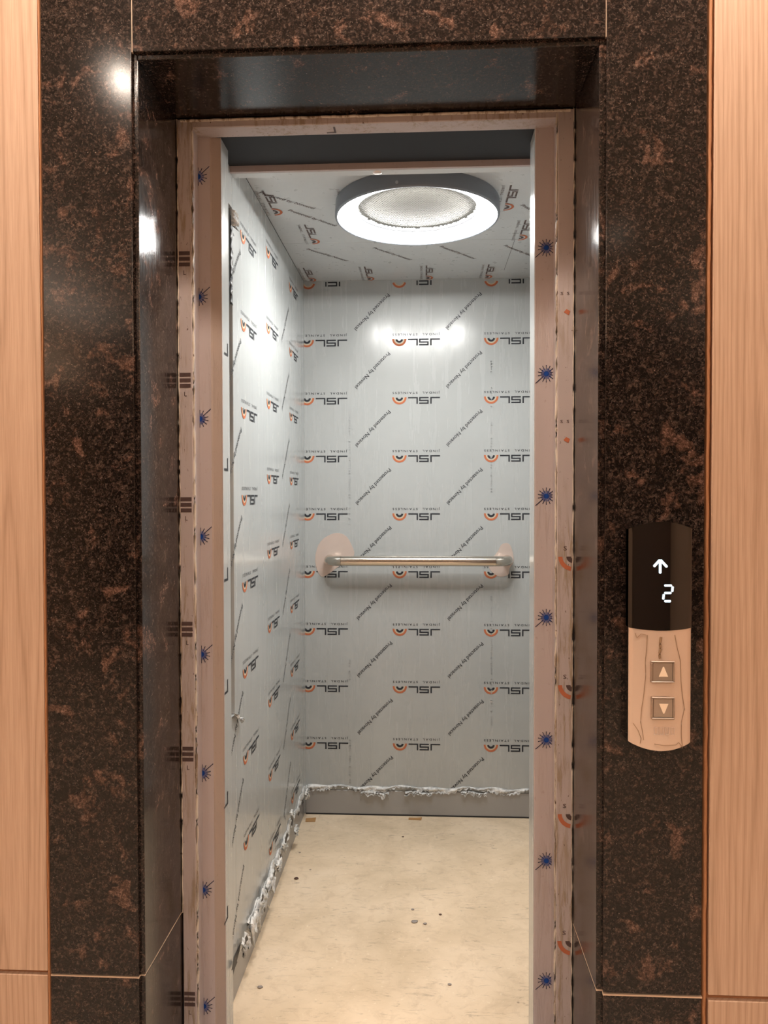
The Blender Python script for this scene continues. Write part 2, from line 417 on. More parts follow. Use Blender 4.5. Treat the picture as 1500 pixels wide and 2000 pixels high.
# ================================================================== STRUCTURE: lift car shell
fl = MB().box(XL - .02, XR + .02, YB + .03, YBK + .02, -.03, 0).build('floor', M['floor']); tag(fl, 'dusty beige board floor of the lift car with scuffs', kind='structure')
wb = MB().box(XL - .02, XR + .02, YBK, YBK + .02, .0, ZC + .02).build('wall_back', M['film']); tag(wb, 'back wall of the lift car covered in printed grey film', kind='structure')
wl = MB().box(XL - .03, XL - .012, YC, YBK, 0, ZC + .02).build('wall_left', M['dark']); tag(wl, 'left wall of the lift car covered in printed grey film', kind='structure')
wr = MB().box(XR, XR + .02, YC, YBK, 0, ZC + .02).build('wall_right', M['film']); tag(wr, 'right wall of the lift car, mostly hidden by the door jamb', kind='structure')
ce = MB().box(XL - .02, XR + .02, YC + .06, YBK + .02, ZC + .004, ZC + .03).build('ceiling', M['dark']); tag(ce, 'filmed steel ceiling of the lift car', kind='structure')
# ceiling panels: seam where the photo shows it
ys = at(700, 473, 2, ZC).y
MB().box(XL, XR, YC + .06, ys - .0008, ZC, ZC + .006, c=.001).build('ceiling_panel', M['ceil'], ce)
MB().box(XL, XR, ys + .0008, YBK, ZC, ZC + .006, c=.001).build('ceiling_panel', M['ceil'], ce)
MB().box(.30, .3012, ys, ys + .35, ZC - .0002, ZC + .001).build('ceiling_seam', M['dark'], ce)
SK = .098   # skirting height
y1 = at(457, 1100, 0, XL).y; y2 = at(521, 1100, 0, XL).y
zs0 = at(455, 1400, 0, XL).z; zs1 = at(452, 405, 0, XL).z
lp = []
lp.append(MB().box(XL - .012, XL, y1 + .002, y2 - .0007, SK, ZC, c=.001).build('wall_panel', M['film_left'], wl))
lp.append(MB().box(XL - .012, XL, y2 + .0007, YBK, SK, ZC, c=.001).build('wall_panel', M['film_left'], wl))
# narrow front return with the torn slot
fr = MB(); ysl = y1 - .036
fr.box(XL - .012, XL, YC + .01, ysl, SK, ZC); fr.box(XL - .012, XL, ysl, y1 + .0005, SK, zs0); fr.box(XL - .012, XL, ysl, y1 + .0005, zs1, ZC)
fr.build('front_return', M['film_left'], wl)
MB().box(XL - .0118, XL - .006, YC + .01, YBK, 0, SK).build('skirting', M['skirt'], wl)
MB().box(XL, XR, YBK - .004, YBK, .004, SK, c=.001).build('skirting', M['skirt'], wb)
MB().box(XL, XR, YBK - .006, YBK - .003, 0, .005).build('floor_gap', M['black'], wb)
MB().box(XR - .006, XR, YC, YBK, 0, SK).build('skirting', M['skirt'], wr)
# torn shreds in the slot
def shred(parent, path, wid, nrm, seed, m, amp=.006, name='torn_film', rows_=4, down=Vector((0, 0, -1))):
    rn = random.Random(seed); b = MB(); vs = []; fs = []; n = len(path); ph = [rn.uniform(0, 6) for _ in range(6)]
    for i, p in enumerate(path):
        p = Vector(p); t = i / (n - 1)
        wv = wid * (.65 + .35 * math.sin(t * 23 + ph[0]) + .30 * rn.uniform(-1, 1))
        for k in range(rows_):
            q = k / (rows_ - 1)
            o = amp * (math.sin(t * 61 + ph[1] + k) * .5 + .5) * math.sin(PI * min(1, q * 1.15)) + amp * .5 * rn.random() * (q > 0)
            if k == rows_ - 1: o += amp * (.3 + .9 * rn.random())
            vs.append(p + down * (wv * q) + Vector(nrm) * (.0004 + o))
    for i in range(n - 1):
        for k in range(rows_ - 1):
            a = i * rows_ + k; fs.append((a, a + rows_, a + rows_ + 1, a + 1))
    b.add(vs, fs, 0, True); o = b.build(name, M[m], parent); 
    mo = o.modifiers.new('thick', 'SOLIDIFY'); mo.thickness = .0004; return o
for k, (pa, pb, sd) in enumerate((((450, 405), (451, 440), 3), ((452, 1392), (466, 1402), 5))):
    A = at(*pa, 0, XL); B = at(*pb, 0, XL); pts = [A.lerp(B, i / 14) for i in range(15)]
    shred(wl, pts, .022, (1, 0, 0), sd, 'torn', .012, down=Vector((0, .6, -.8)))
pts = [at(449, y_, 0, XL - .004) for y_ in range(420, 600, 6)]
shred(wl, pts, .016, (1, 0, 0), 9, 'torn_shade', .004, down=Vector((0, 1, 0)))  # black ribbon stands in for the dark of the slot
# back wall torn ribbon above the skirting
pts = []
for i in range(180):
    t = i / 179; x = XL + .008 + (.91) * t
    z = SK + .018 + .003 * math.sin(t * 19) + .003 * math.sin(t * 47 + 1)
    pts.append((x, YBK, z))
shred(wb, pts, .022, (0, -1, 0), 21, 'torn', .009, rows_=6)
for (xa, xb, h, sd) in ((705, 760, .022, 1), (900, 950, .018, 2), (790, 845, .016, 3)):
    A = at(xa, 1545, 1, YBK); B = at(xb, 1545, 1, YBK); pts = [A.lerp(B, i / 20) + Vector((0, -.003, .004 * math.sin(i * .3))) for i in range(21)]
    shred(wb, pts, h, (0, -1, 0), 40 + sd, 'torn', .014, rows_=6)
# left wall torn ribbon
pts = []
for i in range(220):
    t = i / 219; y = 2.0 + (YBK - 2.0) * t
    z = SK + .028 + .007 * math.sin(t * 23) + .006 * math.sin(t * 61 + 1)
    pts.append((XL, y, z))
shred(wl, pts, .030, (1, 0, 0), 31, 'torn', .006, rows_=7)
rn = random.Random(8)
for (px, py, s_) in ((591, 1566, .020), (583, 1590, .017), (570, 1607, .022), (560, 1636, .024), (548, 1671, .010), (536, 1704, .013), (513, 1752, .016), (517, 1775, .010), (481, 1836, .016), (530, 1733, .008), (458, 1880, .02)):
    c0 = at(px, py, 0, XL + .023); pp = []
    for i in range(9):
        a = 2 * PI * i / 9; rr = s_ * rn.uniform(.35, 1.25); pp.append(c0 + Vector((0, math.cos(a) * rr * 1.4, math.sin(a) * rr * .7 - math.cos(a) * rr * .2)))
    MB().prism(pp, (.0006, 0, 0)).build('tear_shade', M['torn_shade'], wl)  # black patches paint the shaded holes and creases of the torn film
for (px, py, ln, h) in ((596, 1552, .05, .03), (575, 1622, .05, .022), (553, 1650, .07, .03), (541, 1690, .06, .024), (524, 1728, .12, .052), (506, 1772, .13, .058), (492, 1808, .09, .05), (474, 1846, .05, .04), (566, 1592, .03, .02)):
    c0 = at(px, py, 0, XL + .006); rl = random.Random(px)
    q = [c0 + Vector((.001, -ln / 2 + ln * i / 16, h * .5 + .006 * math.sin(i * .9 + px) + rl.uniform(-.002, .002))) for i in range(17)]
    shred(wl, q, h, (1, 0, 0), px, 'torn', .011, rows_=7)
# black wedge painted as shade where the film lifts from the skirting
MB().prism([at(457, 1870, 0, XL + .001), at(470, 1840, 0, XL + .001), at(468, 1856, 0, XL + .001), at(452, 1915, 0, XL + .001)], (.0006, 0, 0)).build('tear_shade', M['torn_shade'], wl)
# bare patches round the handrail ends
def patch(pp):
    P_ = [at(a, b, 1, YBK) for a, b in pp]; n = len(P_); Q = []
    for i in range(n):
        p0, p1, p2, p3 = P_[i - 1], P_[i], P_[(i + 1) % n], P_[(i + 2) % n]
        for t in (0, .25, .5, .75):
            Q.append(.5 * ((2 * p1) + (p2 - p0) * t + (2 * p0 - 5 * p1 + 4 * p2 - p3) * t * t + (3 * p1 - p0 - 3 * p2 + p3) * t ** 3))
    o = MB().prism(Q, (0, -.0012, 0)).build('bare_steel_patch', M['bare'], wb); o['label'] = 'bare steel where the film is cut away, pinkish hall reflection painted in'; return o
patch([(617, 1105), (617, 1080), (626, 1058), (643, 1045), (660, 1041), (676, 1047), (686, 1063), (692, 1082), (680, 1100), (662, 1106), (646, 1118), (628, 1126)])
patch([(962, 1090), (972, 1077), (980, 1063), (994, 1062), (1001, 1077), (1003, 1096), (995, 1110), (993, 1122), (975, 1126), (958, 1114), (955, 1100)])

# prints on the back wall
pr = Print((0, YBK - .0008, 0), (1, 0, 0), (0, 0, -1)); px = pr.px
def bw(a, b): p = at(a, b, 1, YBK); return p.x / px, -p.z / px
cx, cy = bw(780, 776); PX, PZ = .358 / px, .2277 / px
for i in (-1, 0, 1):
    for jn in range(-2, 7):
        x, y = cx + i * PX, cy + jn * PZ
        if -y * px > ZC - .012 or (jn == -2 and -y * px > ZC - .02): continue
        pr.logo(x - (3 if i < 0 else 0), y)
for i in range(3):    # top row cut by the ceiling
    x = cx + (i - 1) * PX; y = -(ZC - .004) / px
    pr.ring(x, y, 10.3, 14, .3, PI - .3, 1); pr.ring(x, y, 8.2, 10.3, .3, PI - .3, 2)
    pr.rect(x + 33.5, y, x + 36, y + 9); pr.rect(x + 38.5, y + 6.5, x + 57, y + 9); pr.rect(x + 54.5, y, x + 57, y + 7); pr.rect(x + 38.5, y, x + 57, y + 2.5); pr.rect(x + 60, y, x + 62.8, y + 9)
dx_, dy_ = bw(757, 573)
for i in (0, 1):
    for jn in range(0, 9): pr.text('Protected by Novacel', dx_ + i * PX + 2 * jn * .3, dy_ + jn * PZ, -65, 67, 94, 7.6, 0)
pr.build(wb)
pr = Print((0, YBK - .0009, 0), (1, 0, 0), (0, 0, -1))
rn = random.Random(2)
for (xx, ya, yb) in ((683, 800, 1030), (683, 1290, 1330), (960, 705, 960), (960, 1160, 1420), (684, 1440, 1530)):
    y = ya
    while y < yb:
        a, b = bw(xx, y)
        if rn.random() > .25: pr.rect(a - 2.2, b, a + 2.2, b + .8); pr.rect(a - 2.2 + rn.random() * 3, b, a + rn.random(), b + 2.6)
        y += 5.2
a, b = bw(958, 706); pr.text('AA', a, b, 0, 1, 14, 5)
pr.build(wb, ('ink_soft',) * 5, 'faded_print')
# prints on the left wall (right of picture = deeper in the car)
pl = Print((XL + .0008, 0, 0), (0, 1, 0), (0, 0, -1))
def lw(a, b): p = at(a, b, 0, XL); return p.y / px, -p.z / px
for (xp, yp, k0, k1) in ((474, 455, 0, 8), (523, 486, 0, 9), (567, 555, -1, 9)):
    x, y = lw(xp, yp)
    for jn in range(k0, k1):
        yy = y + jn * PZ; z = -yy * px
        if z < SK + .03 or z > ZC - .02: continue
        pl.logo(x, yy)
for (xp, yp) in ((468, 486), (563, 600)):
    x, y = lw(xp, yp)
    for jn in range(-1, 8):
        z = -(y + jn * PZ) * px
        if SK + .12 < z < ZC - .02 and -(y + (jn) * PZ) * px - .15 > SK: pl.text('Protected by Novacel', x, y + jn * PZ, -65, 67, 94, 7.6, 0)
pl.build(wl)
pc = Print((0, 0, ZC - .0008), (1, 0, 0), (0, 1, 0))
def cw(a, b): p = at(a, b, 2, ZC); return p.x / px, p.y / px
x0, y0 = cw(603, 545)
for k in range(3):
    for i in range(4):
        pc.logo(x0 + i * PZ + (PZ * .33 if k == 1 else 0), y0 - k * PX + (4 if k != 1 else -40), 1, -PI / 2)
xs_, ys_ = cw(598, 487)
for (ox, oy) in ((0, 0), (PZ, 0), (2 * PZ, 0), (3 * PZ - 6, 0), (0, -PX), (PZ, -PX), (2 * PZ, -PX), (3 * PZ, -PX)):
    pc.text('Protected by Novacel', xs_ + ox, ys_ + oy, 62, 70, 92, 7.6, 0)
x, y = cw(505, 377); pc.text('Protected by Novacel', x, y, 68, 64, 92, 7.6, 0)
pc.build(ce, ('ink_brown', 'orange', 'ceil', 'blue', 'navy'))

# ================================================================== landing door frame
fa = empty('elevator_door_frame', (-.1, YA, 0), 'pinkish film covered steel landing frame lining the granite lift opening', 'door frame')
xa0 = RL; xa1 = at(378, 1000, 1, YA).x; xb0 = at(1088, 1000, 1, YA).x; xb1 = RR
zt1 = ZT2 - .002; zt0 = at(600, 243, 1, YA).z
jb = .0016
MB().box(xa0 + .002, xa1, YA, YA + .04, 0, zt1, c=jb).build('jamb_face', M['frame'], fa)
MB().box(xb0, xb1 - .002, YA, YA + .04, 0, zt1, c=jb).build('jamb_face', M['frame'], fa)
MB().box(xa1 - .001, xb0 + .001, YA + .002, YA + .05, zt0, zt1, c=jb).build('head_face', M['frame'], fa)
# rolled lips along the inner edge, a little uneven
def bead(x, z0, z1, y, r_, seed, m='caulk', horiz=None):
    rn = random.Random(seed); p = []
    n = 90
    for i in range(n + 1):
        t = i / n
        if horiz is None: p.append((x + rn.uniform(-.0004, .0004), y + rn.uniform(-.0005, .0005), z0 + (z1 - z0) * t))
        else: p.append((z0 + (z1 - z0) * t, y + rn.uniform(-.0005, .0005), horiz + rn.uniform(-.0005, .0005)))
    return MB().tube(p, r_, 8, cap=False).build('sealant_bead', M[m], fa)
bead(xa1 + .001, 0, zt0 + .01, YA + .004, .0038, 1); bead(xb0 - .001, 0, zt0 + .01, YA + .004, .0034, 2)
bead(0, xa0 + .01, xb1 - .01, YA - .001, .003, 3, horiz=zt1 - .004)
bead(xa0 + .002, ZJ, zt1, YA, .0016, 7); bead(xb1 - .002, 0, zt1, YA, .0016, 8)
# lip returns between face and recessed face
MB().box(xa1 - .001, xa1 + .002, YA + .004, YB, 0, zt0).build('jamb_lip', M['frame_b'], fa)
MB().box(xb0 - .002, xb0 + .001, YA + .004, YB, 0, zt0).build('jamb_lip', M['frame_b'], fa)
xc = at(433, 1000, 1, YB).x; xm = at(414, 1000, 1, YB).x; xd = at(1044, 1000, 1, YB).x
zb = zt0 + .03; YE = at(449, 1000, 0, xc).y
b = MB(); b.prism([(xa1, YB, 0), (xm, YB, 0), (xm, YE, 0), (xa1, YE, 0)], (0, 0, zb)); b.build('recessed_jamb', M['frame_b'], fa)
b = MB(); b.prism([(xm, YB + .0005, 0), (xm + .003, YB + .004, 0), (xc, YB + .008, 0), (xc, YE, 0), (xm, YE, 0)], (0, 0, zb)); b.build('recessed_jamb', M['frame_reflect'], fa)
b = MB(); b.box(xd, xb0, YB, YE, 0, zb, c=.0012); b.build('recessed_jamb', M['frame_b'], fa)
# film skins on the lit inner returns
MB().box(xc, xc + .0008, YB + .010, YE, 0, zb).build('inner_return', M['film_left'], fa)
MB().box(xd - .0008, xd, YB + .002, YE, 0, zb).build('inner_return', M['film_left'], fa)
MB().tube([(xc + .0006, YB + .0085, z_) for z_ in (0, zb)], .0011, 8).build('return_edge', M['frame_b'], fa)
# dark soffit above the doorway behind the frame
YS = at(700, 319, 2, zt0).y
MB().box(xm, xb0, YA + .05, YS, zt0 + .001, zt0 + .012).build('head_soffit', M['dark'], fa)
MB().box(XL - .03, XR + .03, YA + .04, YA + .07, zt0 + .012, ZC + .1).build('head_backing', M['dark'], fa)
# prints on the frame
pf = Print((0, YA - .0006, 0), (1, 0, 0), (0, 0, -1), YA / 1500)
def fw(a, b): p = at(a, b, 1, YA); return p.x / pf.px, -p.z / pf.px
xl_, xr_ = (xa0 + .004) / pf.px, (xa1 - .004) / pf.px
for yy in (505, 742, 985, 1228, 1472, 1950):
    a, b = fw(360, yy)
    for o_ in (-14, -3, 8): pf.rect(xl_, b + o_, xr_, b + o_ + 7.5)
    pf.text('L', (xl_ + xr_) / 2 - 2, b + 32, 1, 0, 5, 9)
pf.build(fa, ('ink_brown',) * 5)
pf = Print((0, YA - .0006, 0), (1, 0, 0), (0, 0, -1), YA / 1500)
xe = (xb1 - .003) / pf.px; xs0 = (xb0 + .001) / pf.px
for yy, full in ((588, 0), (838, 0), (1087, 1), (1338, 1), (1590, 1), (1838, 1)):
    a, b = fw(1118, yy); n = 12
    t0, t1 = PI - .02, PI / 2 + .15
    if full:
        pf.ring(xe + 1, b, 20, 28, t0, t1, 1); pf.ring(xe + 1, b, 4, 12.5, t0, t1, 0)
        pf.text('S', xe - 17, b - 12, 1, 0, 6.5, 8.5)
    else:
        pf.ring(xe + 1, b, 20, 28, 2.3, 1.9, 1, 4); pf.text('S', xe - 24, b - 12, 1, 0, 5, 6); pf.text('S', xe - 12, b - 12, 1, 0, 5, 6)
pf.build(fa, ('ink_brown', 'orange', 'yellow', 'blue', 'navy'))
hd = Print((0, 0, zt0 - .0008), (1, 0, 0), (0, 1, 0), YA / 1500); q_ = at(648, 254, 2, zt0); a, b = q_.x / hd.px, q_.y / hd.px
hd.rect(a - 11, b + 8, a + 8, b + 12); hd.rect(a + 4, b - 14, a + 8, b + 8); hd.build(fa, ('ink_brown',) * 5)
ps = Print((0, YB - .0006, 0), (1, 0, 0), (0, 0, -1), YB / 1500)
def sw(a, b): p = at(a, b, 1, YB); return p.x / ps.px, -p.z / ps.px
for yy in (484, 730, 969, 1206, 1445, 1681, 1915):
    a, b = sw(1067, yy); ps.sunburst(a, b, .9)
for yy in (345, 580, 818, 1048, 1278, 1510, 1738, 1965):
    a, b = sw(394.5, yy); ps.sunburst((xa1 + .0025) / ps.px, b, .95, PI)
ps.build(fa, ('navy', 'orange', 'yellow', 'blue', 'navy'))
# faded letters on the left inner return
pi_ = Print((xc + .0014, 0, 0), (0, 1, 0), (0, 0, -1), 1 / 900)
for yy in (690, 915, 1130, 1350, 1570, 1795):
    p = at(441, yy, 0, xc); a, b = (p.y) / pi_.px, -p.z / pi_.px
    pi_.rect(a - 16, b, a + 14, b + 5); pi_.rect(a + 8, b - 22, a + 14, b)
pi_.build(fa, ('ink',) * 5)

# ================================================================== car entrance header
zh0 = at(700, 331, 1, YS + .005).z; zh1 = zt0 + .05
YH2 = at(700, 343, 2, zh0).y
hdr = empty('car_door_header', (0, YS, zh0), 'narrow grey lintel across the top of the car entrance below the dark soffit', 'lintel')
MB().box(XL - .02, XR + .02, YS + .004, YS + .012, zh0, zh1, c=.001).build('header_face', M['frame_b'], hdr)
MB().box(XL - .02, XR + .02, YS + .012, YH2, zh0, zh0 + .006, c=.001).build('header_underside', M['ceil'], hdr)
MB().box(XL - .02, XR + .02, YH2 - .002, YH2, zh0 + .002, ZC + .01).build('header_back', M['ceil'], hdr)
p = at(737, 337, 2, zh0); MB().lathe([(0, -.002), (.009, -.0018), (.011, 0)], (p.x, p.y, zh0), 20).build('sticker_dot', M['bare'], hdr)

# ================================================================== ring lamp
LC = (-.019, 2.238); ZL = EYE + .802; RO = .235; ZG = EYE + .829
lamp = empty('ceiling_lamp', (LC[0], LC[1], ZC), 'round ceiling ring lamp with glowing diffuser and perforated centre grille', 'ceiling lamp')
c3 = (LC[0], LC[1], 0)
MB().lathe([(RO - .002, ZC), (RO, ZC - .003), (RO + .002, ZL + .004), (RO, ZL), (RO - .002, ZL - .001), (RO - .005, ZL - .001), (RO - .006, ZL + .004)], c3, 128).build('lamp_housing', M['housing'], lamp)
MB().lathe([(RO - .006, ZL + .002), (.205, ZL + .010), (.178, ZG - .003)], c3, 128).build('diffuser', M['lamp'], lamp)
MB().lathe([(.179, ZG - .004), (.176, ZG - .006), (.172, ZG - .003), (.171, ZG + .004)], c3, 96).build('grille_rim', M['rim'], lamp)
MB().lathe([(0, ZG + .010), (.178, ZG + .010)], c3, 64).build('grille_backing', M['back'], lamp)
g = MB(); pitch = .0078; R_ = .172; rows_n = int(R_ / (pitch * .866)) + 1
for jn in range(-rows_n, rows_n + 1):
    for i in range(-30, 31):
        x = (i + (.5 if jn % 2 else 0)) * pitch; y = jn * pitch * .866
        if x * x + y * y > (R_ - .003) ** 2: continue
        a = [(x + pitch * .577 * math.sin(k * PI / 3), y + pitch * .577 * math.cos(k * PI / 3)) for k in range(6)]
        b_ = [(x + pitch * .33 * math.sin(k * PI / 3), y + pitch * .33 * math.cos(k * PI / 3)) for k in range(6)]
        dz = lambda q: ZG + .004 - .006 * (1 - (q[0] ** 2 + q[1] ** 2) / R_ ** 2)
        vs = [(LC[0] + q[0], LC[1] + q[1], dz(q)) for q in a + b_] + [(LC[0] + q[0], LC[1] + q[1], dz(q) + .0015) for q in b_]
        fs = [(k, (k + 1) % 6, 6 + (k + 1) % 6, 6 + k) for k in range(6)] + [(6 + k, 6 + (k + 1) % 6, 12 + (k + 1) % 6, 12 + k) for k in range(6)]
        g.add(vs, fs)
g.build('grille', M['grille'], lamp, fix=False)
a = at(775, 356, 1, LC[1] - RO - .002); MB().tube([(a.x, a.y + .001, a.z), (a.x, a.y - .002, a.z)], .004, 12).build('screw', M['rim'], lamp)

# ================================================================== handrail
zr = at(820, 1096, 1, 2.947).z; yr = 2.947; xl = at(632, 1096, 1, 2.975).x; xr = at(1003, 1096, 1, 2.975).x; RT = .0195
hr = empty('handrail', ((xl + xr) / 2, YBK, zr), 'brushed stainless steel tubular handrail on the back wall of the lift car', 'handrail')
rb = .052
def bend(x, sgn):
    cx_ = x + sgn * (RT + rb); p = [(x + sgn * RT, YBK - .001, zr), (x + sgn * RT, yr + rb + .004, zr)]
    for k in range(0, 13):
        th = PI / 2 * k / 12; p.append((cx_ - sgn * rb * math.cos(th), yr + rb - rb * math.sin(th), zr))
    return p
pL = bend(xl, 1); pR = bend(xr, -1)
MB().tube(pL, RT, 28).build('rail_bend', M['steel'], hr); MB().tube(pR, RT, 28).build('rail_bend', M['steel'], hr)
MB().tube([pL[-1], pR[-1]], RT, 28, cap=False).build('rail_tube', M['steel'], hr)

# ================================================================== landing call panel
YP = YF - .034
pxl, pxr = at(1229, 1240, 1, YP).x, at(1353, 1240, 1, YP).x
cxp = (pxl + pxr) / 2; hw = (pxr - pxl) / 2
cp = empty('call_panel', (cxp, YF, at(1290, 1467, 1, YP).z), 'curved lift call panel with black display above chrome plate on the right granite slab', 'call panel')
ztop, ztope = at(1290, 1020, 1, YP).z, at(1235, 1034, 1, YP).z
zbot, zbote = at(1290, 1466, 1, YP).z, at(1235, 1450, 1, YP).z
zsp, zspe = at(1290, 1231, 1, YP).z, at(1235, 1226, 1, YP).z
BUL = .007
def yfront(s): return YP + .004 - BUL * (1 - s * s)
def zc_(a, b, s): return a + (b - a) * s * s
def shell(z_hi, z_lo, nx=24, nz=14, yoff=0, back=None, sc_=1.0, corner=0.0):
    b = MB(); vs = []; fs = []
    for i in range(nx + 1):
        s = -1 + 2 * i / nx
        for k in range(nz + 1):
            t = k / nz; z = z_lo(s) + (z_hi(s) - z_lo(s)) * t
            edge = max(0, (abs(s) - .93) / .07)
            vs.append((cxp + hw * sc_ * s, yfront(s) + yoff + .003 * edge ** 2, z))
    for i in range(nx):
        for k in range(nz): a = i * (nz + 1) + k; fs.append((a, a + nz + 1, a + nz + 2, a + 1))
    if back is not None:
        loop = [i * (nz + 1) for i in range(nx + 1)] + [nx * (nz + 1) + k for k in range(1, nz + 1)] + [i * (nz + 1) + nz for i in range(nx - 1, -1, -1)] + [k for k in range(nz - 1, 0, -1)]
        base = len(vs)
        for q in loop: vs.append((vs[q][0], back, vs[q][2]))
        n = len(loop)
        for q in loop: vs.append(tuple(vs[q]))
        for q in range(n): fs.append((base + n + q, base + n + (q + 1) % n, base + (q + 1) % n, base + q))
    b.add(vs, fs, 0, False); 
    for q in range(nx * nz): b.sm[q] = True
    return b
shell(lambda s: zc_(ztop, ztope, s), lambda s: zc_(zbot, zbote, s), yoff=.002, back=YF, sc_=1.0).build('back_box', M['glass'], cp)
dg_ = shell(lambda s: zc_(ztop + .0008, ztope + .0008, s), lambda s: zc_(zsp, zspe, s), back=YF - .01).build('display_glass', M['glass'], cp)
fp = shell(lambda s: zc_(zsp - .0005, zspe - .0005, s), lambda s: zc_(zbot, zbote, s), yoff=.0006, back=YP + .012, sc_=.985).build('face_plate', M['chrome'], cp)
fp['label'] = 'chrome lower plate under wrinkled clear film'
def onp(a, b, lift=.0012):
    """point of the panel front seen at pixel a,b"""
    p = at(a, b, 1, YP)
    for _ in range(3): p = at(a, b, 1, yfront(max(-1, min(1, (p.x - cxp) / hw))))
    return Vector((p.x, p.y - lift, p.z))
def seg(parent, pts, m, name, wpx=5.0, lift=.0012):
    b = MB()
    for (a0, b0, a1, b1) in pts:
        n = Vector((a1 - a0, b1 - b0)).normalized(); q = (-n.y * wpx / 2, n.x * wpx / 2); e = (n.x * wpx * .3, n.y * wpx * .3)
        P_ = [onp(a0 + q[0], b0 + q[1], lift), onp(a0 - e[0], b0 - e[1], lift), onp(a0 - q[0], b0 - q[1], lift), onp(a1 - q[0], b1 - q[1], lift), onp(a1 + e[0], b1 + e[1], lift), onp(a1 + q[0], b1 + q[1], lift)]
        b.prism(P_, (0, -.0004, 0))
    return b.build(name, M[m], parent)
o = seg(dg_, [(1289, 1094, 1289, 1119), (1277, 1106, 1288, 1094), (1290, 1094, 1302, 1107)], 'led', 'arrow_symbol'); o['label'] = 'white glowing up arrow'
o = seg(dg_, [(1298, 1143.5, 1311, 1143.5), (1313.5, 1146, 1312.5, 1155), (1298, 1158, 1310, 1158), (1296, 1161, 1295, 1170), (1298, 1174, 1309, 1174)], 'led', 'digit_display', 4.4); o['label'] = 'white glowing digit 2'
def button(x0, y0, x1, y1, up):
    a = onp(x0, y0, 0); b = onp(x1, y1, 0); y_ = min(a.y, b.y) - .001
    e = MB()
    t = .0030
    for bx_ in ((a.x, b.x, a.z - t, a.z), (a.x, b.x, b.z, b.z + t), (a.x, a.x + t, b.z + t, a.z - t), (b.x - t, b.x, b.z + t, a.z - t)):
        e.box(bx_[0], bx_[1], y_ - .005, y_ + .006, bx_[2], bx_[3], c=.0009)
    bt = e.build('button', M['button'], cp); bt['label'] = 'square %s button' % ('up' if up else 'down')
    MB().box(a.x + t + .0004, b.x - t - .0004, y_ - .0035, y_ + .004, b.z + t + .0004, a.z - t - .0004, c=.0006).build('button_cap', M['button'], bt)
    cx_ = (a.x + b.x) / 2 + .001; cz_ = (a.z + b.z) / 2; h = .0082; s_ = 1 if up else -1
    MB().prism([(cx_ - h, y_ - .0038, cz_ - s_ * h), (cx_ + h, y_ - .0038, cz_ - s_ * h), (cx_ + .001, y_ - .0038, cz_ + s_ * h * 1.15), (cx_ - .001, y_ - .0038, cz_ + s_ * h * 1.15)], (0, -.0004, 0)).build('arrow_mark', M['pale'], bt)
button(1270, 1290, 1316, 1333, True); button(1271, 1360, 1316, 1404, False)
# film creases on the plate
def crease(pp, m='bubble', r_=.0005):
    P_ = [onp(a, b, .0004) for a, b in pp]; Q = []
    for i in range(len(P_) - 1):
        for t in range(4): Q.append(P_[i].lerp(P_[i + 1], t / 4))
    Q.append(P_[-1]); MB().tube(Q, r_, 6).build('film_crease', M[m], cp)
crease([(1264, 1240), (1263, 1268), (1260, 1292), (1261, 1320), (1258, 1352), (1253, 1385), (1251, 1410), (1255, 1430), (1257, 1445)])
crease([(1318, 1240), (1322, 1262), (1329, 1290), (1330, 1330), (1333, 1360), (1337, 1385), (1331, 1410), (1331, 1440), (1333, 1457)])
crease([(1236, 1412), (1246, 1426), (1252, 1442), (1250, 1452)]); crease([(1278, 1453), (1296, 1456), (1320, 1455), (1326, 1450), (1333, 1460)])
crease([(1240, 1236), (1244, 1246), (1252, 1238), (1262, 1240)])
crease([(1291, 1244), (1289, 1256), (1290, 1268), (1288, 1276), (1289, 1286)], r_=.0022)
# worn embossed lettering, too faint to read, kept as four pale outlines
gl = MB()
for k in range(4):
    x_ = 1277 + k * 11
    for (a0, b0, a1, b1) in ((x_, 1420, x_ + 8, 1421.4), (x_, 1434, x_ + 8, 1435.4), (x_, 1420, x_ + 1.4, 1435), (x_ + 6.6, 1420, x_ + 8, 1435)):
        gl.prism([onp(a0, b0, .0001), onp(a1, b0, .0001), onp(a1, b1, .0001), onp(a0, b1, .0001)], (0, -.0001, 0))
gl.build('worn_emboss', M['bare'], cp)

